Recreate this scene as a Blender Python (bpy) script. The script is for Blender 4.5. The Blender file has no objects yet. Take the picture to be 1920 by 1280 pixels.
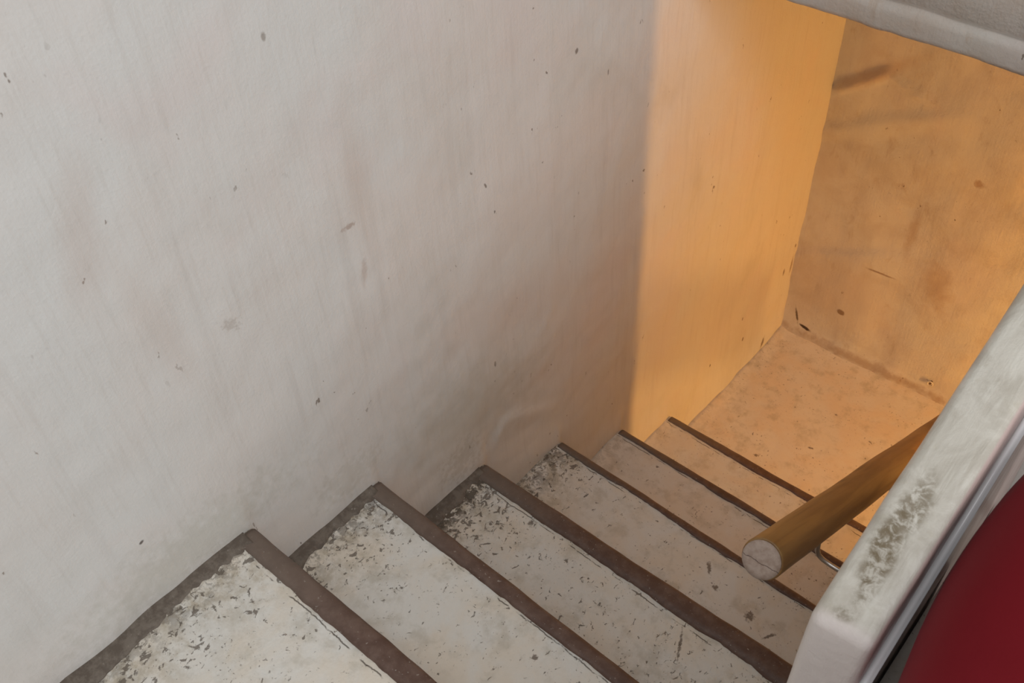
import bpy, bmesh, math, random
from mathutils import Vector, Matrix, noise
random.seed(7)
scene = bpy.context.scene
COL = scene.collection

# ------------------------------------------------------------ camera, world, light, exposure
cd = bpy.data.cameras.new('camera'); cam = bpy.data.objects.new('camera', cd); COL.objects.link(cam)
cd.sensor_width = 36.0; cd.lens = 34.14; cd.clip_start = 0.02; cd.clip_end = 50
_r = Vector((0.7532, 0.6561, -0.0462)); _u = Vector((-0.4461, 0.5613, 0.6971)); _f = Vector((-0.4833, 0.5045, -0.7155))
cam.matrix_world = Matrix(((_r.x, _u.x, -_f.x, .916), (_r.y, _u.y, -_f.y, -.3421), (_r.z, _u.z, -_f.z, 1.2626), (0, 0, 0, 1)))
cd.dof.use_dof = True; cd.dof.focus_distance = 1.75; cd.dof.aperture_fstop = 14.0
scene.camera = cam

world = bpy.data.worlds.new('world'); scene.world = world; world.use_nodes = True
wb = world.node_tree.nodes['Background']; wb.inputs['Color'].default_value = (.93, .96, 1.0, 1); wb.inputs['Strength'].default_value = .47

def area_light(name, loc, target, sx, sy, power, color):
    l = bpy.data.lights.new(name, 'AREA'); l.shape = 'RECTANGLE'; l.size = sx; l.size_y = sy; l.energy = power; l.color = color
    o = bpy.data.objects.new(name, l); COL.objects.link(o); o.location = loc
    o.rotation_euler = (Vector(target) - Vector(loc)).to_track_quat('-Z', 'Y').to_euler(); return o
# daylight through the opening on the right of the upper landing
area_light('daylight_opening', (2.3, -.16, 1.45), (0, .3, .15), .16, 1.5, 24, (.98, .985, 1.0))
# fill light added overhead to lift the treads, parapet and side gap
area_light('overhead_fill', (1.05, -.95, 3.1), (.6, .2, .0), 1.2, 1.2, 17, (.985, .99, 1.0))
# warm upright tube lamp round the corner over the lower landing
area_light('landing_tube_lamp', (1.88, 1.285, -.55), (0, 1.66, -.95), .022, .7, 20, (1.0, .455, .105))

scene.view_settings.view_transform = 'Standard'; scene.view_settings.look = 'None'
scene.view_settings.exposure = 0.0; scene.view_settings.gamma = 1.0
scene.view_settings.use_curve_mapping = False

# ------------------------------------------------------------ node helpers
class NT:
    def __init__(s, name, coord='Object'):
        s.m = bpy.data.materials.new(name); s.m.use_nodes = True; s.t = s.m.node_tree; s.n = s.t.nodes; s.l = s.t.links
        s.b = s.n['Principled BSDF']; s.tc = s.n.new('ShaderNodeTexCoord')
        s.geo = s.n.new('ShaderNodeNewGeometry')
        s.P = s.geo.outputs['Position']; s.O = s.tc.outputs['Object']
    def link(s, a, b): s.l.new(a, b)
    def put(s, sock, v):
        if isinstance(v, (int, float)): sock.default_value = v
        elif isinstance(v, (tuple, list)): sock.default_value = tuple(v) + ((1,) if len(v) == 3 and len(sock.default_value) == 4 else ())
        else: s.link(v, sock)
    def math(s, op, a, b=0.0, c=None, clamp=False):
        n = s.n.new('ShaderNodeMath'); n.operation = op; n.use_clamp = clamp
        s.put(n.inputs[0], a); s.put(n.inputs[1], b)
        if c is not None: s.put(n.inputs[2], c)
        return n.outputs[0]
    def scale(s, vec, sc, off=(0, 0, 0)):
        n = s.n.new('ShaderNodeMapping'); s.link(vec, n.inputs['Vector']); n.inputs['Scale'].default_value = sc; n.inputs['Location'].default_value = off; return n.outputs[0]
    def noise(s, vec, scale, detail=4, rough=.55, dist=0):
        n = s.n.new('ShaderNodeTexNoise'); s.link(vec, n.inputs['Vector'])
        n.inputs['Scale'].default_value = scale; n.inputs['Detail'].default_value = detail; n.inputs['Roughness'].default_value = rough; n.inputs['Distortion'].default_value = dist
        return n.outputs['Fac']
    def step(s, v, a, b, lo=0.0, hi=1.0):
        n = s.n.new('ShaderNodeMapRange'); n.interpolation_type = 'SMOOTHSTEP'
        s.put(n.inputs['Value'], v); s.put(n.inputs['From Min'], a); s.put(n.inputs['From Max'], b)
        s.put(n.inputs['To Min'], lo); s.put(n.inputs['To Max'], hi); return n.outputs['Result']
    def mix(s, fac, a, b):
        n = s.n.new('ShaderNodeMix'); n.data_type = 'RGBA'; s.put(n.inputs['Factor'], fac)
        s.put(n.inputs['A'], a) if False else None
        s.put(n.inputs[6], a); s.put(n.inputs[7], b); return n.outputs[2]
    def sep(s, vec):
        n = s.n.new('ShaderNodeSeparateXYZ'); s.link(vec, n.inputs[0]); return n.outputs
    def mul(s, a, b): return s.math('MULTIPLY', a, b, clamp=True)
    def maxi(s, a, b): return s.math('MAXIMUM', a, b)
    def bump(s, h, dist, strength=1.0, prev=None):
        n = s.n.new('ShaderNodeBump'); s.link(h, n.inputs['Height']); n.inputs['Distance'].default_value = dist; n.inputs['Strength'].default_value = strength
        if prev: s.link(prev, n.inputs['Normal'])
        return n.outputs[0]
    def blob(s, vec, c, r, rot=(0, 0, 0), soft=.35, wob=.35, wscale=60):
        """mask of an irregular stain or painted-in shade with its own place: 1 inside the ellipsoid of radii r at c"""
        mp = s.n.new('ShaderNodeMapping'); mp.vector_type = 'TEXTURE'; s.link(vec, mp.inputs['Vector'])
        mp.inputs['Location'].default_value = c; mp.inputs['Rotation'].default_value = rot; mp.inputs['Scale'].default_value = r
        ln = s.n.new('ShaderNodeVectorMath'); ln.operation = 'LENGTH'; s.link(mp.outputs[0], ln.inputs[0])
        nz = s.noise(vec, wscale, 3)
        d = s.math('ADD', ln.outputs['Value'], s.math('MULTIPLY', s.math('SUBTRACT', nz, .5), wob * 3))
        return s.step(d, 1 - soft, 1 + soft, 1, 0)
    def done(s, color, rough=.6, normal=None, spec=.3):
        s.put(s.b.inputs['Base Color'], color); s.put(s.b.inputs['Roughness'], rough)
        if normal: s.link(normal, s.b.inputs['Normal'])
        s.b.inputs['Specular IOR Level'].default_value = spec
        return s.m

def plaster(name, blotch, base=(.61, .605, .58), stains_and_shade=(), relief=1.0, streak=1.0, damp=(.51, .49, .445)):
    """limewashed plaster; axes: scale that stretches the brush strokes along z"""
    t = NT(name); P = t.P
    big = t.noise(P, 2.2, 4, .6, .6); mid = t.noise(P, 7, 5, .6, .4)
    st = t.noise(t.scale(P, (110, 110, 9)), 1, 3, .6); st2 = t.noise(t.scale(P, (35, 35, 2.2)), 1, 3, .6)
    fine = t.noise(P, 170, 4, .6)
    c = t.mix(t.step(big, .35, .68), base, tuple(v * f for v, f in zip(base, (1.02, .965, .94))))
    c = t.mix(t.mul(t.step(t.noise(t.scale(P, (1, 1, .6), (3, 7, 1)), 3.1, 4, .6, .5), .52, .75), .6), c, damp)
    c = t.mix(t.mul(t.step(t.noise(t.scale(P, (1, 1, .8), (9, 2, 4)), 4.3, 4, .6, .5), .54, .72), .4), c, (.63, .555, .525))
    c = t.mix(t.mul(t.step(st, .5, .8), .16 * streak), c, (.42, .38, .33))
    c = t.mix(t.mul(t.step(st2, .52, .8), .22 * streak), c, (.44, .40, .36))
    c = t.mix(t.mul(t.step(fine, .6, .8), .15), c, (.40, .35, .30))
    if blotch:
        c = t.mix(t.mul(t.step(t.noise(P, 8.5, 6, .65, .4), .42, .72), blotch), c, (.40, .31, .24))
        c = t.mix(t.mul(t.step(t.noise(t.scale(P, (1, 1, .5), (2, 2, 2)), 26, 5, .7, .6), .56, .72), blotch), c, (.38, .28, .20))
    # sparse chips and specks
    sp = t.mul(t.step(t.noise(t.scale(P, (1, 1, .6)), 75, 3, .5), .70, .735), t.step(t.noise(P, 6, 2), .5, .62))
    c = t.mix(t.mul(sp, .8), c, (.17, .13, .10))
    for (ctr, r, rot, col, amt, soft, wob, ws) in stains_and_shade:
        c = t.mix(t.mul(t.blob(P, ctr, r, rot, soft, wob, ws), amt), c, col)
    h = t.math('ADD', t.math('MULTIPLY', st, .35), t.math('ADD', t.math('MULTIPLY', fine, .3), t.math('MULTIPLY', mid, 1.2)))
    return t.done(c, .62, t.bump(h, .0034 * relief, .6), .25)

MARKS = [((.453, .695, -.553), (.014, .004, .02), 2.2), ((.488, .664, -.553), (.006, .005, .02), 0), ((.576, .652, -.553), (.008, .010, .02), .4),
         ((.629, .640, -.553), (.003, .014, .02), -.5), ((.544, .429, -.379), (.0025, .028, .02), .45), ((.216, 1.407, -1.075), (.007, .005, .02), .4),
         ((.327, 1.531, -1.075), (.008, .003, .02), .2), ((.324, 1.694, -1.075), (.005, .003, .02), 0), ((.434, .165, -.157), (.005, .004, .02), .5)]
def tread_mat(name, base=(.65, .63, .58)):
    t = NT(name); P = t.P; x, y, z = t.sep(t.O)[0:3]
    at = t.n.new('ShaderNodeAttribute'); at.attribute_type = 'OBJECT'; at.attribute_name = 'dirt'; dirt = at.outputs['Fac']
    big = t.noise(P, 9, 4, .6, .3)
    c = t.mix(t.step(big, .38, .66), base, tuple(v * f for v, f in zip(base, (1.0, .93, .85))))
    c = t.mix(t.mul(t.step(t.noise(P, 22, 4, .65), .48, .72), .45), c, (.38, .335, .255))
    near = t.mul(t.step(x, .02, .20, 1, 0), t.math('MULTIPLY', dirt, 2.6, clamp=True))             # dirt gathers along the wall
    nearw = t.step(x, .01, .085, 1, 0); vis = t.step(t.noise(P, 5, 2), .35, .6)
    c = t.mix(t.mul(t.mul(near, t.step(t.noise(P, 30, 5, .7), .42, .66)), .75), c, (.37, .31, .22))
    # worn-through specks
    s1 = t.noise(t.scale(P, (1, .75, 1)), 88, 5, .68, .6)
    thr = t.math('SUBTRACT', .665, t.math('MULTIPLY', near, .085)); thr = t.math('SUBTRACT', thr, t.math('MULTIPLY', dirt, .06))
    m1 = t.step(t.math('SUBTRACT', s1, thr), 0, .04)
    s2 = t.noise(P, 150, 3, .6); m2 = t.mul(t.step(s2, .63, .70), t.step(t.noise(P, 13, 3), .42, .6))
    c = t.mix(t.mul(t.maxi(m1, m2), .82), c, (.125, .098, .075))
    # heavy wear in the corner by the wall
    cw = t.mul(t.step(t.noise(P, 48, 5, .72), .46, .56), nearw); c = t.mix(t.mul(t.mul(cw, t.math('MULTIPLY', dirt, 1.6)), .95), c, (.10, .08, .06))
    for (ctr, rr, rz) in MARKS:
        c = t.mix(t.mul(t.blob(P, ctr, rr, (0, 0, rz), .5, 1.0, 210), .8), c, (.11, .075, .05))
    # thick white paint lip and hairline crack just behind the nosing strip
    wv = t.math('MULTIPLY', t.math('SUBTRACT', t.noise(t.scale(P, (1, 0, 1)), 30, 5, .65), .5), .013)
    d = t.math('ADD', t.math('MULTIPLY', y, -1.0), wv)
    aw = t.n.new('ShaderNodeAttribute'); aw.attribute_type = 'OBJECT'; aw.attribute_name = 'strip_width'
    e = t.math('ABSOLUTE', t.math('SUBTRACT', d, t.math('ADD', aw.outputs['Fac'], .0055)))
    ck = t.mul(t.step(e, .0004, .0014, 1, 0), t.step(t.noise(P, 26, 4), .46, .56))
    c = t.mix(t.mul(ck, .85), c, (.09, .07, .055))
    h = t.math('ADD', t.math('MULTIPLY', big, 1.2), t.math('SUBTRACT', t.math('MULTIPLY', t.noise(P, 120, 4, .6), .3), t.math('MULTIPLY', t.maxi(m1, ck), .35)))
    return t.done(c, .55, t.bump(h, .004, .7), .3)

def strip_mat(name):
    t = NT(name); P = t.P
    n = t.noise(P, 40, 5, .65)
    c = t.mix(t.step(n, .35, .7), (.098, .055, .040), (.145, .092, .070))
    c = t.mix(t.mul(t.step(t.noise(P, 190, 3, .6), .66, .72), .6), c, (.42, .38, .33))
    c = t.mix(t.mul(t.step(t.sep(P)[0], .0, .30, 1, 0), .55), c, (.185, .155, .125))   # walked-on dust along the wall side
    return t.done(c, .5, t.bump(n, .002, .6), .35)

def border_mat(name):
    t = NT(name); P = t.P; n = t.noise(P, 60, 5, .7)
    c = t.mix(t.step(n, .4, .62), (.115, .092, .073), (.17, .142, .115))
    c = t.mix(t.mul(t.step(t.noise(P, 120, 4, .7), .66, .72), .6), c, (.45, .42, .38))
    return t.done(c, .7, t.bump(n, .002, .6), .2)

R = math.radians
M = {}
M['wall_left'] = plaster('wall_left_plaster', 0, stains_and_shade=[
    ((0, -.052, .60), (.05, .022, .085), (R(-18), 0, 0), (.50, .40, .345), .32, .8, .25, 25),
    ((0, -.01, .42), (.05, .02, .10), (R(8), 0, 0), (.50, .40, .34), .25, .8, .25, 25),
    ((0, .33, .45), (.05, .02, .12), (0, 0, 0), (.52, .43, .37), .3, .8, .25, 25),
    ((0, .62, -.02), (.05, .14, .05), (R(-20), 0, 0), (.55, .46, .40), .35, .8, .25, 25),
    ((0, .45, -.31), (.05, .04, .04), (0, 0, 0), (.36, .32, .26), .35, .7, 1.6, 90),
    ((0, .19, -.09), (.05, .06, .03), (0, 0, 0), (.40, .37, .31), .3, .7, 1.4, 80),
    ((0, -.10, .03), (.05, .16, .05), (0, 0, 0), (.40, .385, .32), .45, .8, .8, 60),
    ((0, .50, -.20), (.05, .16, .09), (R(-25), 0, 0), (.42, .395, .33), .5, .9, .6, 30),
    ((0, .237, .715), (.05, .003, .006), (0, 0, 0), (.25, .22, .19), .7, .4, .3, 200),
    ((0, .824, .432), (.05, .004, .005), (0, 0, 0), (.16, .13, .11), .8, .4, .4, 200),
    ((0, .915, .35), (.05, .002, .006), (0, 0, 0), (.16, .13, .11), .7, .4, .4, 200),
    ((0, .581, .298), (.05, .002, .005), (R(20), 0, 0), (.16, .13, .11), .8, .4, .4, 200),
    ((0, .30, .39), (.05, .012, .004), (0, 0, 0), (.34, .24, .19), .6, .6, .9, 160),
    ((0, .08, .365), (.05, .012, .008), (R(-40), 0, 0), (.40, .36, .32), .5, .6, 1.6, 170),
    ((0, -.154, .115), (.05, .004, .003), (R(30), 0, 0), (.10, .08, .07), .9, .4, .4, 200),
    ((0, .31, .30), (.05, .005, .022), (R(-12), 0, 0), (.42, .33, .28), .5, .7, .6, 90),
    ((0, 1.635, -.823), (.05, .003, .006), (0, 0, 0), (.10, .06, .04), .8, .5, .4, 200),
    ((0, 1.466, -.887), (.05, .003, .006), (0, 0, 0), (.06, .04, .03), .95, .4, .3, 200),
    ((0, 1.66, -.93), (.05, .004, .008), (0, 0, 0), (.12, .07, .04), .9, .4, .4, 90),
    ((0, 1.795, -1.05), (.05, .018, .007), (R(60), 0, 0), (.12, .07, .04), .8, .5, .5, 120),
    ((0, 1.87, -.80), (.05, .005, .012), (0, 0, 0), (.15, .09, .05), .8, .5, .5, 120),
    ((0, 1.915, -.80), (.05, .005, .03), (0, 0, 0), (.2, .12, .07), .7, .6, .5, 120),
    ((0, 1.915, -.72), (.05, .004, .006), (0, 0, 0), (.15, .09, .05), .8, .5, .5, 120)])
M['wall_back'] = plaster('wall_back_plaster', .3, relief=1.3, streak=.3, stains_and_shade=[
    ((.179, 1.93, -.903), (.013, .05, .009), (0, 0, 0), (.10, .055, .03), .95, .25, .35, 70),
    ((.077, 1.93, -1.036), (.020, .05, .0055), (0, R(12), 0), (.05, .03, .02), .97, .3, .3, 90),
    ((.040, 1.93, -1.00), (.004, .05, .030), (0, R(-18), 0), (.08, .05, .03), .9, .5, .5, 90),
    ((.26, 1.93, -.70), (.040, .05, .0030), (0, R(2), 0), (.22, .13, .08), .75, .6, .4, 60),
    ((.42, 1.93, -.66), (.035, .05, .075), (0, R(-10), 0), (.36, .24, .15), .55, .8, .6, 30),
    ((.31, 1.93, -.52), (.012, .05, .07), (0, 0, 0), (.34, .22, .14), .45, .8, .6, 30),
    ((.10, 1.93, -.10), (.11, .05, .018), (0, R(-37), 0), (.42, .27, .17), .5, .8, .5, 20),  # shade of the sagging plaster fold, painted in as a brown streak
    ((.434, 1.93, -.30), (.014, .05, .010), (0, 0, 0), (.35, .23, .15), .7, .5, .5, 70),
    ((.13, 1.93, -.84), (.17, .05, .14), (0, 0, 0), (.50, .38, .28), .35, .5, .3, 15),
    ((.30, 1.93, -1.06), (.30, .05, .014), (0, 0, 0), (.30, .19, .12), .6, .8, .9, 40)])
M['plaster'] = plaster('grey_plaster', 0)
M['beam'] = plaster('beam_plaster', .55, base=(.44, .395, .35), relief=1.6, streak=.6)
M['tread'] = tread_mat('worn_white_tread')
M['floor'] = tread_mat('worn_floor', (.70, .65, .58))
M['strip'] = strip_mat('brown_nosing_paint')
M['border'] = border_mat('dark_wall_band')

# parapet paint: creamy, brushed, with a worn muddy patch of its own near the bend
t = NT('parapet_paint'); P = t.P
st = t.noise(t.scale(P, (90, 9, 9)), 1, 4, .65, .5); md = t.noise(P, 16, 5, .6, .8)
c = t.mix(t.step(md, .36, .66), (.60, .57, .50), (.46, .425, .36))
c = t.mix(t.mul(t.step(st, .48, .72), .55), c, (.66, .64, .57))
c = t.mix(t.mul(t.step(t.noise(P, 45, 4, .65), .56, .72), .35), c, (.42, .38, .29))
px, py, pz = t.sep(P)[0:3]
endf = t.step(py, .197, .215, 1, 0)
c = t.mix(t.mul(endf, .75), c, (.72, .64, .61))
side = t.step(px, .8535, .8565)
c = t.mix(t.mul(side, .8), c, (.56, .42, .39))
wear = t.noise(P, 85, 5, .72, .5)
for (cc, rr, amt) in (((.818, .285, .385), (.014, .052, .08), .95), ((.822, .345, .40), (.013, .035, .08), .75), ((.818, .212, .36), (.012, .007, .03), .6)):
    b = t.blob(P, cc, rr, (0, 0, R(8)), .45, .3, 45)
    c = t.mix(t.mul(t.mul(b, t.step(wear, .36, .60)), amt), c, (.16, .12, .065))
h = t.math('ADD', t.math('MULTIPLY', st, .6), t.math('ADD', md, t.math('MULTIPLY', wear, .5)))
M['parapet'] = t.done(c, t.step(md, .3, .7, .28, .5), t.bump(h, .0022, .7), .5)
t = NT('white_gloss_edge'); M['edge'] = t.done((.88, .88, .88), .2, None, .6)

# varnished wood
t = NT('varnished_wood'); O = t.O
g = t.noise(t.scale(O, (60, 60, 3)), 1, 4, .6, .4); k = t.noise(t.scale(O, (9, 9, 2.5)), 1, 4, .6, .6)
c = t.mix(t.step(g, .35, .7), (.30, .165, .055), (.20, .10, .035))
c = t.mix(t.mul(t.step(k, .5, .68), .75), c, (.085, .052, .030))
M['wood'] = t.done(c, t.step(k, .3, .7, .36, .55), t.bump(g, .0006, .5), .45)
t = NT('wood_end_grain'); O = t.O
g = t.noise(O, 90, 4, .6); x, y, z = t.sep(O)[0:3]
ck = t.mul(t.step(t.math('ABSOLUTE', t.math('ADD', t.math('ADD', y, .004), t.math('MULTIPLY', t.math('SUBTRACT', t.noise(O, 60, 3), .5), .010))), .0003, .001, 1, 0), .8)
c = t.mix(t.step(g, .35, .7), (.46, .36, .30), (.36, .265, .21)); c = t.mix(ck, c, (.10, .06, .05))
M['endgrain'] = t.done(c, .6, t.bump(g, .001, .5), .25)
t = NT('bracket_steel'); t.b.inputs['Metallic'].default_value = .9; M['steel'] = t.done((.50, .46, .42), .3)
t = NT('dark_fibre'); O = t.P; w = t.noise(t.scale(O, (900, 900, 900)), 1, 2)
c = t.mix(t.step(t.noise(O, 5, 3), .35, .7), (.150, .006, .011), (.175, .008, .014))
t.b.inputs['Sheen Weight'].default_value = .02; t.b.inputs['Sheen Roughness'].default_value = .4
M['red'] = t.done(c, .6, t.bump(w, .0005, .4), .1)
t = NT('mud'); M['mud'] = t.done((.13, .08, .05), .8)

# ------------------------------------------------------------ mesh helpers
def link(name, me, mat=None, parent=None, loc=None, smooth=True):
    o = bpy.data.objects.new(name, me); COL.objects.link(o)
    if mat: me.materials.append(mat)
    if parent is not None: o.parent = parent
    if loc: o.location = loc
    if smooth:
        for p in me.polygons: p.use_smooth = True
    return o
def empty(name, label, cat, loc=(0, 0, 0), group=None):
    o = bpy.data.objects.new(name, None); COL.objects.link(o); o.location = loc; o.empty_display_size = .1
    o['label'] = label; o['category'] = cat
    if group: o['group'] = group
    return o
def structure(o): o['kind'] = 'structure'; return o
def N(p, s, seed=0): return noise.noise(Vector((p[0] * s + seed, p[1] * s + seed * .7, p[2] * s - seed)))
def bm_mesh(bm, name='m'):
    me = bpy.data.meshes.new(name); bm.normal_update(); bm.to_mesh(me); bm.free(); return me
def box_bm(bm, x0, x1, y0, y1, z0, z1):
    r = bmesh.ops.create_cube(bm, size=1.0)
    for v in r['verts']: v.co = Vector(((x0 + x1) / 2 + v.co.x * (x1 - x0), (y0 + y1) / 2 + v.co.y * (y1 - y0), (z0 + z1) / 2 + v.co.z * (z1 - z0)))
    return r['verts']
def slab_wall(name, mat, f, us, vs, thick):
    """solid wall sheet: f(u,v) -> front point, thick -> offset of the flat back"""
    nu, nv = len(us), len(vs); verts = []; faces = []
    for v in vs:
        for u in us: verts.append(f(u, v))
    for j in range(nv - 1):
        for i in range(nu - 1):
            a = j * nu + i; faces.append((a, a + 1, a + nu + 1, a + nu))
    base = len(verts); ring = [i for i in range(nu)] + [j * nu + nu - 1 for j in range(1, nv)] + [(nv - 1) * nu + i for i in range(nu - 2, -1, -1)] + [j * nu for j in range(nv - 2, 0, -1)]
    for i in ring: verts.append(tuple(Vector(verts[i]) + Vector(thick)))
    n = len(ring)
    for i in range(n): faces.append((ring[i], base + i, base + (i + 1) % n, ring[(i + 1) % n]))
    faces.append(tuple(base + i for i in range(n - 1, -1, -1)))
    me = bpy.data.meshes.new(name); me.from_pydata(verts, [], faces)
    bm = bmesh.new(); bm.from_mesh(me); bmesh.ops.recalc_face_normals(bm, faces=bm.faces); bm.to_mesh(me); bm.free()
    o = link(name, me, mat)
    bigf = me.polygons[len(me.polygons) - 1]; bigf.use_smooth = False
    return structure(o)
def rng(a, b, s):
    n = max(1, round((b - a) / s)); return [a + (b - a) * i / n for i in range(n + 1)]
def sst(x, a, b):
    t = min(1, max(0, (x - a) / (b - a))); return t * t * (3 - 2 * t)

# ------------------------------------------------------------ stair data (metres)
ZS = [-.017, -.157, -.379, -.5535, -.745, -.9187]          # tread heights
YN = [.0, .2470, .5110, .7655, 1.0160, 1.2600]             # nosing positions at the wall
ANG = [.0075, -.017, .022, -.004, .0, .012]                # each nosing runs slightly out of square
WID = [.0370, .0355, .0400, .0215, .0235, .0270]           # brown strip widths
ZL = -1.08; YB = 1.93; XS = .79                            # lower landing, back wall, spine wall face
def stair_height(y):
    for k in range(6):
        if y < YN[k]: return ZS[k]
    return ZL

# ------------------------------------------------------------ walls, floor, ceiling
def left_face(y, z):
    p = (0, y, z)
    d = .0055 * N(p, 3.2) + .0028 * N(p, 9, 3) + .0012 * N(p, 26, 5)
    h = z - stair_height(y)
    d += .0055 * sst(h, .10, .0) * (1 + .8 * N(p, 12, 8))            # plaster thickens where it meets the treads
    # ridge of an old repair above the third and fourth step
    RP = ((.540, -.350), (.553, -.326), (.574, -.304), (.602, -.306), (.688, -.362), (.776, -.424))
    if .54 < y < .776:
        for (a0, b0), (a1, b1) in zip(RP, RP[1:]):
            if a0 <= y <= a1: rz = b0 + (b1 - b0) * (y - a0) / (a1 - a0)
        rz += .004 * N(p, 30, 2)
        d += .0042 * sst(z, rz + .004, rz - .004) * sst(z, rz - .07, rz - .01) * sst(y, .54, .56) * sst(y, .776, .70)
    return (d - .0065, y, z)
slab_wall('wall_left', M['wall_left'], left_face, rng(-1.4, -.3, .03) + rng(-.3, 1.1, .009)[1:] + rng(1.1, YB + .06, .0125)[1:], rng(-1.2, .0, .009) + rng(.0, 1.0, .0125)[1:] + rng(1.0, 2.5, .05)[1:], (-.12, 0, 0))
def back_face(x, z):
    p = (x, 0, z)
    d = .008 * N(p, 3.5, 2) + .006 * N(p, 8, 4) + .002 * N(p, 22, 6)
    # folded, sagging plaster high up
    cz = -.175 + .76 * x - 1.1 * max(0, x - .13) ** 1 + .010 * N(p, 12, 6)
    d += .012 * sst(z, cz - .035, cz) * sst(z, cz + .006, cz) * sst(x, -.02, .03) * sst(x, .30, .18)
    cz2 = -.30 + .5 * x + .02 * N(p, 9, 1)
    d += .007 * sst(z, cz2 - .06, cz2) * sst(z, cz2 + .03, cz2) * sst(x, .45, .2)
    # thicker patch along the foot, broken off along its top edge
    top = -.745 + .13 * x / .28 + .012 * N(p, 14, 9)
    d += .0075 * sst(z, top + .008, top - .008) * sst(x, .36, .22) * (1 if z < 0 else 0)
    d += .012 * sst(z, ZL + .05, ZL)
    return (x, YB - d + .004, z)
slab_wall('wall_back', M['wall_back'], back_face, rng(-.06, .9, .0125) + rng(.9, 2.1, .04)[1:], rng(-1.2, .56, .0125), (0, .12, 0))

def floor_face(x, y):
    p = (x, y, 0)
    d = .003 * N(p, 4, 1) + .0012 * N(p, 14, 2) + .008 * sst(y, YB - .06, YB) + .006 * sst(x, .04, .0)
    return (x, y, ZL + d)
fl = slab_wall('floor', M['floor'], floor_face, rng(-.01, .9, .02) + rng(.9, 2.1, .06)[1:], rng(1.2, YB + .02, .02), (0, 0, -.12))
fl['dirt'] = .05; fl['strip_width'] = -9.0

def simple_structure(name, x0, x1, y0, y1, z0, z1, mat):
    bm = bmesh.new(); box_bm(bm, x0, x1, y0, y1, z0, z1)
    bmesh.ops.bevel(bm, geom=bm.edges[:], offset=.006, segments=2, affect='EDGES')
    return structure(link(name, bm_mesh(bm, name), mat, smooth=False))
simple_structure('wall_right', 2.10, 2.22, 1.17, 2.05, -1.2, .56, M['plaster'])
simple_structure('wall_lamp_block', .850, 2.22, 1.11, 1.165, -1.2, .478, M['plaster'])   # unseen wall added to keep the lamp light off the upper flight
simple_structure('ceiling', -.02, 2.22, 1.24, 2.05, .56, .66, M['plaster'])

# ------------------------------------------------------------ staircase
stair = empty('staircase', 'worn white painted stairs with brown nosing strips going down beside the grey left wall', 'staircase', (0, 0, ZL))
def rel(o, root):   # parent while keeping the world place (root only has a location)
    o.parent = root; o.location = Vector(o.location) - Vector(root.location); return o

def step_mesh(x0, x1, depth, height, ang, seed, name):
    """tread local to its nosing corner; grid top with a rolled front edge, solid below"""
    xs = rng(x0, x1, .0125)
    prof = []                                       # (y, z) from the back across the top and down the riser
    for y in rng(-depth, -.012, .0125): prof.append((y, 0))
    for a in (22, 45, 68, 90): prof.append((-.012 + .012 * math.sin(R(a)), -.012 + .012 * math.cos(R(a))))
    for z in rng(-.012, -height, .02)[1:]: prof.append((0, z))
    verts = []; n = len(prof)
    for x in xs:
        for (y, z) in prof:
            p = (x, y + seed * 1.7, z + seed)
            w = .0022 * N((x, seed, 0), 7, seed) + .0012 * N((x, seed, 0), 22, seed)
            fr = sst(y, -.06, 0)
            dz = (.0016 * N(p, 6, 1) + .0009 * N(p, 20, 2)) * (1 if z > -.02 else 0)
            dz += .004 * sst(x, .035, .0) * (1 - sst(y, -.05, 0)) * (1 if z >= -.001 else 0)
            verts.append((x, y + fr * (w + x * ang), z + dz))
    faces = []
    for i in range(len(xs) - 1):
        for j in range(n - 1):
            a = i * n + j; faces.append((a, a + n, a + n + 1, a + 1))
    L = len(verts); last = len(xs) - 1
    b0 = (xs[0], -depth, -height); b1 = (xs[-1], -depth, -height); verts += [b0, b1]
    faces.append(tuple([L] + [n - 1 - j for j in range(n)]))
    faces.append(tuple([L + 1] + [last * n + j for j in range(n)]))
    faces.append(tuple([L] + [i * n for i in range(len(xs))] + [L + 1]))
    faces.append(tuple([L + 1] + [i * n + n - 1 for i in range(last, -1, -1)] + [L]))
    me = bpy.data.meshes.new(name); me.from_pydata(verts, [], faces)
    bm = bmesh.new(); bm.from_mesh(me); bmesh.ops.recalc_face_normals(bm, faces=bm.faces); bm.to_mesh(me); bm.free()
    return me
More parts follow.
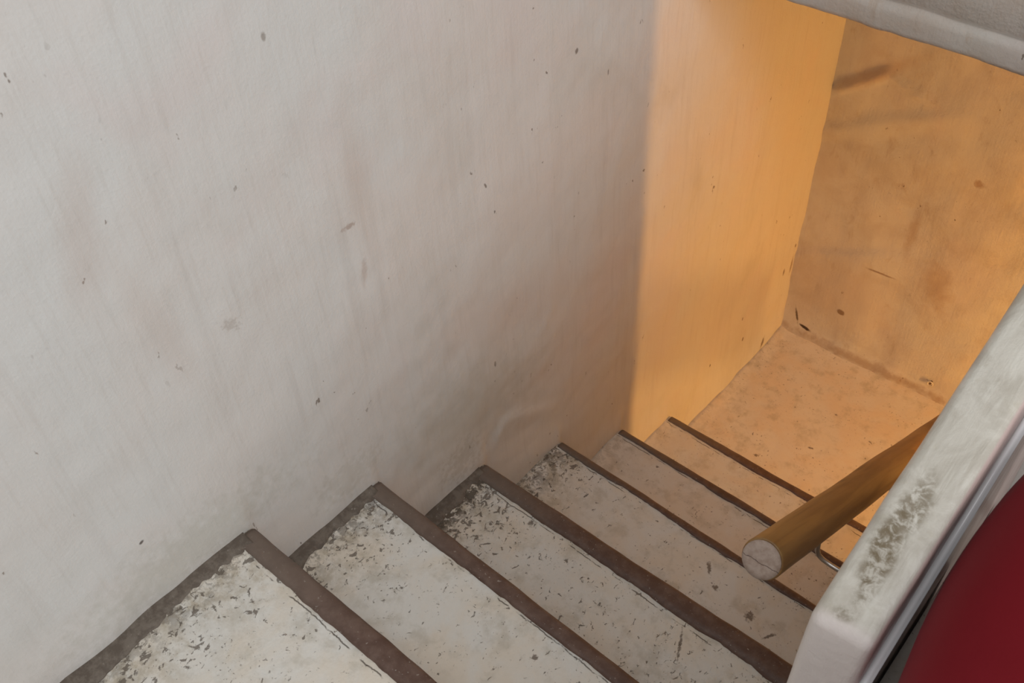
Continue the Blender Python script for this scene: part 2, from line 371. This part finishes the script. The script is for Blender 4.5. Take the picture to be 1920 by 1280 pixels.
def strip_mesh(x0, x1, w, ang, seed, name, drop=.028):
    """painted band wrapped over the nose, with a hand-cut wavy rear edge, 1.4 mm proud"""
    xs = rng(x0, x1, .008); verts = []; faces = []; T = .0015
    for x in xs:
        o = .0022 * N((x, seed, 0), 7, seed) + .0012 * N((x, seed, 0), 22, seed) + x * ang
        ww = w + (.0035 if seed < 4 else .0055) * N((x, 0, 0), 9, seed + 4) + .0018 * N((x, 0, 0), 40, seed + 9) + .0012 * N((x, 0, 0), 110, seed)
        back = -ww
        dz = .0018
        prof = [(back, -.003), (back + .0006, T + dz), (back + (ww - .012) * .5, T + dz), (-.012, T + dz * .6)]
        for a in (30, 60, 90): prof.append((-.012 + (.012 + T) * math.sin(R(a)), -.012 + (.012 + T + dz * .4) * math.cos(R(a))))
        prof += [(T, -drop), (-.004, -drop)]
        for (y, z) in prof: verts.append((x, y + o * sst(y, -.06, 0), z))
    n = len(prof)
    for i in range(len(xs) - 1):
        for j in range(n):
            a = i * n + j; b = i * n + (j + 1) % n; faces.append((a, a + n, b + n, b))
    faces.append(tuple(range(n))); faces.append(tuple((len(xs) - 1) * n + j for j in range(n - 1, -1, -1)))
    me = bpy.data.meshes.new(name); me.from_pydata(verts, [], faces)
    bm = bmesh.new(); bm.from_mesh(me); bmesh.ops.recalc_face_normals(bm, faces=bm.faces); bm.to_mesh(me); bm.free()
    return me
def border_mesh(y0, y1, wf, seed, name):
    """dark band along the wall on a tread, ragged inner edge"""
    ys = rng(y0, y1, .004); verts = []; faces = []
    for y in ys:
        w = wf(y) + .007 * N((0, y, 0), 30, seed) + .005 * N((0, y, 0), 90, seed + 3)
        w = max(.006, w)
        prof = [(-.012, -.002), (-.012, .0075), (.002, .0062), (w * .6, .0040), (w, .0026), (w + .0015, -.002)]
        for (x, z) in prof: verts.append((x, y, z))
    n = 6
    for i in range(len(ys) - 1):
        for j in range(n):
            a = i * n + j; b = i * n + (j + 1) % n; faces.append((a, b, b + n, a + n))
    faces.append(tuple(range(n))); faces.append(tuple((len(ys) - 1) * n + j for j in range(n - 1, -1, -1)))
    me = bpy.data.meshes.new(name); me.from_pydata(verts, [], faces)
    bm = bmesh.new(); bm.from_mesh(me); bmesh.ops.recalc_face_normals(bm, faces=bm.faces); bm.to_mesh(me); bm.free()
    return me
DIRT = [.40, .45, .90, .40, .14, .06]
for k in range(6):
    y, z = YN[k], ZS[k]
    depth = 1.4 if k == 0 else y - YN[k - 1] + .03
    nxt = ZS[k + 1] if k < 5 else ZL
    st_ = link('step', step_mesh(-.008, XS + .004, depth if k else 1.4, z - nxt + .05, ANG[k], k + 1, 'step'), M['tread'], loc=(0, y, z))
    rel(st_, stair); st_['dirt'] = DIRT[k]; st_['strip_width'] = WID[k]
    if k == 0: st_['label'] = 'top step, the edge of the upper landing'
    link('nosing_strip', strip_mesh(.001 if k < 5 else .004, XS - .001, WID[k], ANG[k], k + 1, 'nosing_strip'), M['strip'], parent=st_)
    if k == 0: link('wall_band', border_mesh(-.9, -.02, lambda y: .020 + .012 * sst(y, -.12, -.3) + .010 * sst(y, -.06, -.02), 2, 'wall_band'), M['border'], parent=st_)
    if k == 1: link('wall_band', border_mesh(-.245, -.02, lambda y: .021 + .010 * sst(y, -.16, -.23), 6, 'wall_band'), M['border'], parent=st_)
    if k == 2: link('wall_band', border_mesh(-.262, -.02, lambda y: .016 + .010 * sst(y, -.05, -.12), 11, 'wall_band'), M['border'], parent=st_)

# side flight beyond the parapet
side = empty('side_staircase', 'narrow glimpse of speckled white steps between the pale parapet and the red cloth', 'staircase', (1.4, 0, -.6))
SY = [.610, .905, 1.105]; SZ = [.0, -.18, -.36]
for k in range(3):
    s_ = link('step', step_mesh(.8625, 2.2, 2.0 if k == 0 else SY[k] - SY[k - 1] + .02, SZ[k] + .9 if k == 0 else .22, 0, 20 + k, 'step'), M['tread'], loc=(0, SY[k], SZ[k]))
    rel(s_, side); s_['dirt'] = .55; s_['strip_width'] = .035
    if k < 2: link('nosing_strip', strip_mesh(.864, 2.19, .036, 0, 20 + k, 'nosing_strip'), M['strip'], parent=s_)

# ------------------------------------------------------------ parapet (spine wall between the flights)
par = empty('parapet', 'thick pale cream painted parapet sloping up across the right side with a muddy worn patch', 'parapet', (.824, .195, -.98))
bm = bmesh.new(); ya, yb = .195, 1.114
vs = box_bm(bm, XS, .858, ya, yb, -1.07, 0)
for v in vs:
    if v.co.z > -.5: v.co.z = .356 + .317 * (v.co.y - ya) + (.004 if v.co.x > .82 else -.004)
ed = [e for e in bm.edges if max(e.verts[0].co.z, e.verts[1].co.z) > 0 and (min(e.verts[0].co.y, e.verts[1].co.y) < .3)]
bmesh.ops.bevel(bm, geom=ed, offset=.011, segments=5, profile=.5, affect='EDGES')
cuts = [(0, .012 * i, 0) for i in range(1, 76)]
for i in range(1, 80):
    g = bm.verts[:] + bm.edges[:] + bm.faces[:]
    bmesh.ops.bisect_plane(bm, geom=g, plane_co=(0, ya + .0114 * i, 0), plane_no=(0, 1, 0))
for xx in (.802, .812, .824, .836, .846):
    g = bm.verts[:] + bm.edges[:] + bm.faces[:]
    bmesh.ops.bisect_plane(bm, geom=g, plane_co=(xx, 0, 0), plane_no=(1, 0, 0))
for i in range(1, 12):
    g = bm.verts[:] + bm.edges[:] + bm.faces[:]
    bmesh.ops.bisect_plane(bm, geom=g, plane_co=(0, 0, .35 - .045 * i), plane_no=(0, 0, 1))
for v in bm.verts:
    p = v.co.copy(); top = .356 + .317 * (p.y - ya)
    if p.z > top - .03:
        v.co.z += .0030 * math.sin(max(0, min(1, (p.x - XS) / .068)) * math.pi) + .0018 * N(p, 14, 2) + .0008 * N(p, 45, 3)
        v.co.x += .0018 * N(p, 10, 7)
    if p.y < ya + .02: v.co.y += .002 * N(p, 18, 5)
link_ = rel(link('parapet_wall', bm_mesh(bm, 'parapet_wall'), M['parapet']), par)
bm = bmesh.new()
for v in box_bm(bm, .8565, .8680, .199, 1.099, 0, 1): v.co.z = (.268 if v.co.z > .5 else .256) + .317 * (v.co.y - ya)
bmesh.ops.bevel(bm, geom=bm.edges[:], offset=.0025, segments=2, affect='EDGES')
e_ = rel(link('edge_trim', bm_mesh(bm, 'edge_trim'), M['edge']), par); e_['label'] = 'thin glossy white ledge along the side of the parapet'

# ------------------------------------------------------------ concrete beam
beam = empty('concrete_beam', 'grey brown plastered beam with a cracked lower lip crossing the top right corner', 'beam', (.9, 1.17, .47))
def beam_section(x):
    e = .0035 * N((x, 0, 0), 9, 3) + .002 * N((x, 0, 0), 34, 5); k = .003 * N((x, 0, 0), 12, 8)
    return [(1.24, .470), (1.112, .470), (1.106 + e * .3, .473 + e), (1.1035 + .002 * N((x, 1, 0), 20), .480 + e), (1.103, .503), (1.1035, .515 + k), (1.112, .519 + k), (1.1125, .5205 + k),
            (1.105, .527 + k), (1.106 + .002 * N((x, 3, 0), 8), .60), (1.107 + .002 * N((x, 5, 0), 8), .72), (1.107, .9), (1.107, 2.4), (1.24, 2.4)]
xs = rng(-.004, 2.2, .008); verts = []; faces = []
for x in xs:
    for (y, z) in beam_section(x): verts.append((x, y, z))
n = 14
for i in range(len(xs) - 1):
    for j in range(n):
        a = i * n + j; b = i * n + (j + 1) % n; faces.append((a, b, b + n, a + n))
faces.append(tuple(range(n))); faces.append(tuple((len(xs) - 1) * n + j for j in range(n - 1, -1, -1)))
me = bpy.data.meshes.new('beam_body'); me.from_pydata(verts, [], faces)
bm = bmesh.new(); bm.from_mesh(me); bmesh.ops.recalc_face_normals(bm, faces=bm.faces); bm.to_mesh(me); bm.free()
rel(link('beam_body', me, M['beam']), beam)

# ------------------------------------------------------------ wooden handrail
def tube(bm, pts, radii, seg=24, cap=True):
    rings = []; prevn = None
    for i, p in enumerate(pts):
        p = Vector(p); a = Vector(pts[max(0, i - 1)]); b = Vector(pts[min(len(pts) - 1, i + 1)]); d = (b - a).normalized()
        if prevn is None: nn = d.orthogonal().normalized()
        else: nn = (prevn - d * prevn.dot(d)).normalized()
        prevn = nn; bb = d.cross(nn)
        rings.append([bm.verts.new(p + (nn * math.cos(2 * math.pi * k / seg) + bb * math.sin(2 * math.pi * k / seg)) * radii[i]) for k in range(seg)])
    for r0, r1 in zip(rings, rings[1:]):
        for k in range(seg): bm.faces.new((r0[k], r0[(k + 1) % seg], r1[(k + 1) % seg], r1[k]))
    if cap:
        bm.faces.new(list(reversed(rings[0]))); bm.faces.new(rings[-1])
A = Vector((.650, .425, .022)); B = Vector((.650, 1.60, -.775)); D = (B - A).normalized(); Ln = (B - A).length
hr = empty('wooden_handrail', 'round brown wooden handrail with a sawn end above the lower steps', 'handrail', tuple(A))
hr.rotation_mode = 'QUATERNION'; hr.rotation_quaternion = D.to_track_quat('Z', 'Y')
inv = hr.rotation_quaternion.to_matrix().inverted()
def loc(p): return inv @ (Vector(p) - A)
bm = bmesh.new(); pts = []; rad = []
for i in range(56):
    s = i / 55; z = .006 + s * (Ln - .006)
    pts.append((.0015 * N((0, 0, z), 4, 1), .0015 * N((0, 0, z), 4, 2), z)); rad.append(.0322 + .0035 * s + .0007 * N((0, 0, z), 9, 3))
pts = [(0, 0, .0015), (0, 0, .003)] + pts; rad = [.0300, .0314] + rad
tube(bm, pts, rad, 32)
link('rail', bm_mesh(bm), M['wood'], parent=hr)
bm = bmesh.new(); rings = []
for r_, z_ in ((.0295, .002), (.0293, -.0005), (.020, -.0012), (.010, -.0010)):
    rings.append([bm.verts.new((r_ * math.cos(2 * math.pi * k / 32), r_ * math.sin(2 * math.pi * k / 32), z_ + .0006 * N((r_ * math.cos(k * .196) * 60, k * .1, 0), 1))) for k in range(32)])
for a, b in zip(rings, rings[1:]):
    for k in range(32): bm.faces.new((a[k], b[k], b[(k + 1) % 32], a[(k + 1) % 32]))
cv = bm.verts.new((0, 0, -.0012))
for k in range(32): bm.faces.new((rings[-1][k], cv, rings[-1][(k + 1) % 32]))
bm.faces.new(list(reversed(rings[0])))
bmesh.ops.recalc_face_normals(bm, faces=bm.faces[:])
ec = link('end_cap', bm_mesh(bm), M['endgrain'], parent=hr); ec['label'] = 'pinkish grey sawn end of the rail'
def bracket(y, mirror=False):
    s = (y - A.y) / (B.y - A.y); c = A.lerp(B, s)
    pts = [c + Vector((.010, .0, -.026)), c + Vector((.014, .003, -.050)), c + Vector((.016, .005, -.078)), c + Vector((.020, .006, -.090)),
           c + Vector((.029, .007, -.097)), c + Vector((.045, .007, -.099)), c + Vector((.139, .007, -.100))]
    bm = bmesh.new(); tube(bm, [loc(p) for p in pts], [.0045] * 7, 12)
    b = link('bracket', bm_mesh(bm), M['steel'], parent=hr); b['label'] = 'bent metal rod'
    bm = bmesh.new(); cc = c + Vector((.138, .007, -.100))
    tube(bm, [loc(cc - Vector((.004, 0, 0))), loc(cc + Vector((.003, 0, 0)))], [.020, .020], 20)
    link('wall_plate', bm_mesh(bm), M['steel'], parent=b, smooth=False)
bracket(.632); bracket(1.05)

# ------------------------------------------------------------ screw plug on the back wall
pl = empty('wall_screw', 'tiny ringed screw hole low on the orange lit back wall beside the parapet', 'screw', (.501, 1.925, -1.012))
bm = bmesh.new()
ring = []
for i in range(21):
    a = 2 * math.pi * i / 20; ring.append((.0085 * math.cos(a), -.002, .0085 * math.sin(a)))
tube(bm, ring, [.0022] * 21, 8, cap=False); link('ring', bm_mesh(bm), M['plaster'], parent=pl)
bm = bmesh.new(); tube(bm, [(0, .012, 0), (0, -.003, 0), (0, -.0045, 0)], [.0035, .0035, .0015], 10); link('screw_head', bm_mesh(bm), M['mud'], parent=pl)

# ------------------------------------------------------------ dark red cloth
def cloth_mesh():
    cx, cy, a, b = 1.071, .302, .192, .419; nseg = 160; verts = []; faces = []
    prof = [(0.0, .585), (.25, .583), (.45, .578), (.62, .570), (.76, .558), (.87, .540), (.945, .518), (.985, .495), (1.0, .465), (.99, .42), (.965, .35), (.945, .27), (.935, .19), (.93, .11), (.935, .04), (.945, .006)]
    verts.append((cx, cy, prof[0][1] - .10))
    for q, (r_, z) in enumerate(prof[1:]):
        for k in range(nseg):
            th = 2 * math.pi * k / nseg
            fold = sst(z, .44, .08) * (.034 * math.sin(th * 13 + 1.4 * math.sin(th * 3)) - .034)
            dent = .006 * N((math.cos(th) * r_ * 2, math.sin(th) * r_ * 3, z * 3), 1.2, 4) * (r_ > .3)
            rr = r_ * (1 + fold)
            X, Y = a * rr * math.cos(th), b * rr * math.sin(th)
            verts.append((cx + X * .9987 - Y * .051, cy + X * .051 + Y * .9987, z + dent - .10 * sst(z, 0, .4)))
    m = len(prof) - 1
    for k in range(nseg): faces.append((0, 1 + k, 1 + (k + 1) % nseg))
    for j in range(m - 1):
        for k in range(nseg):
            p = 1 + j * nseg + k; q = 1 + j * nseg + (k + 1) % nseg; faces.append((p, p + nseg, q + nseg, q))
    faces.append(tuple(1 + (m - 1) * nseg + k for k in range(nseg)))
    me = bpy.data.meshes.new('draped_cloth'); me.from_pydata(verts, [], faces)
    bm = bmesh.new(); bm.from_mesh(me); bmesh.ops.recalc_face_normals(bm, faces=bm.faces); bm.to_mesh(me); bm.free(); return me
cl = link('draped_cloth', cloth_mesh(), M['red'])
cl['label'] = 'smooth dark red cloth with a rounded edge filling the lower right corner'; cl['category'] = 'cloth'
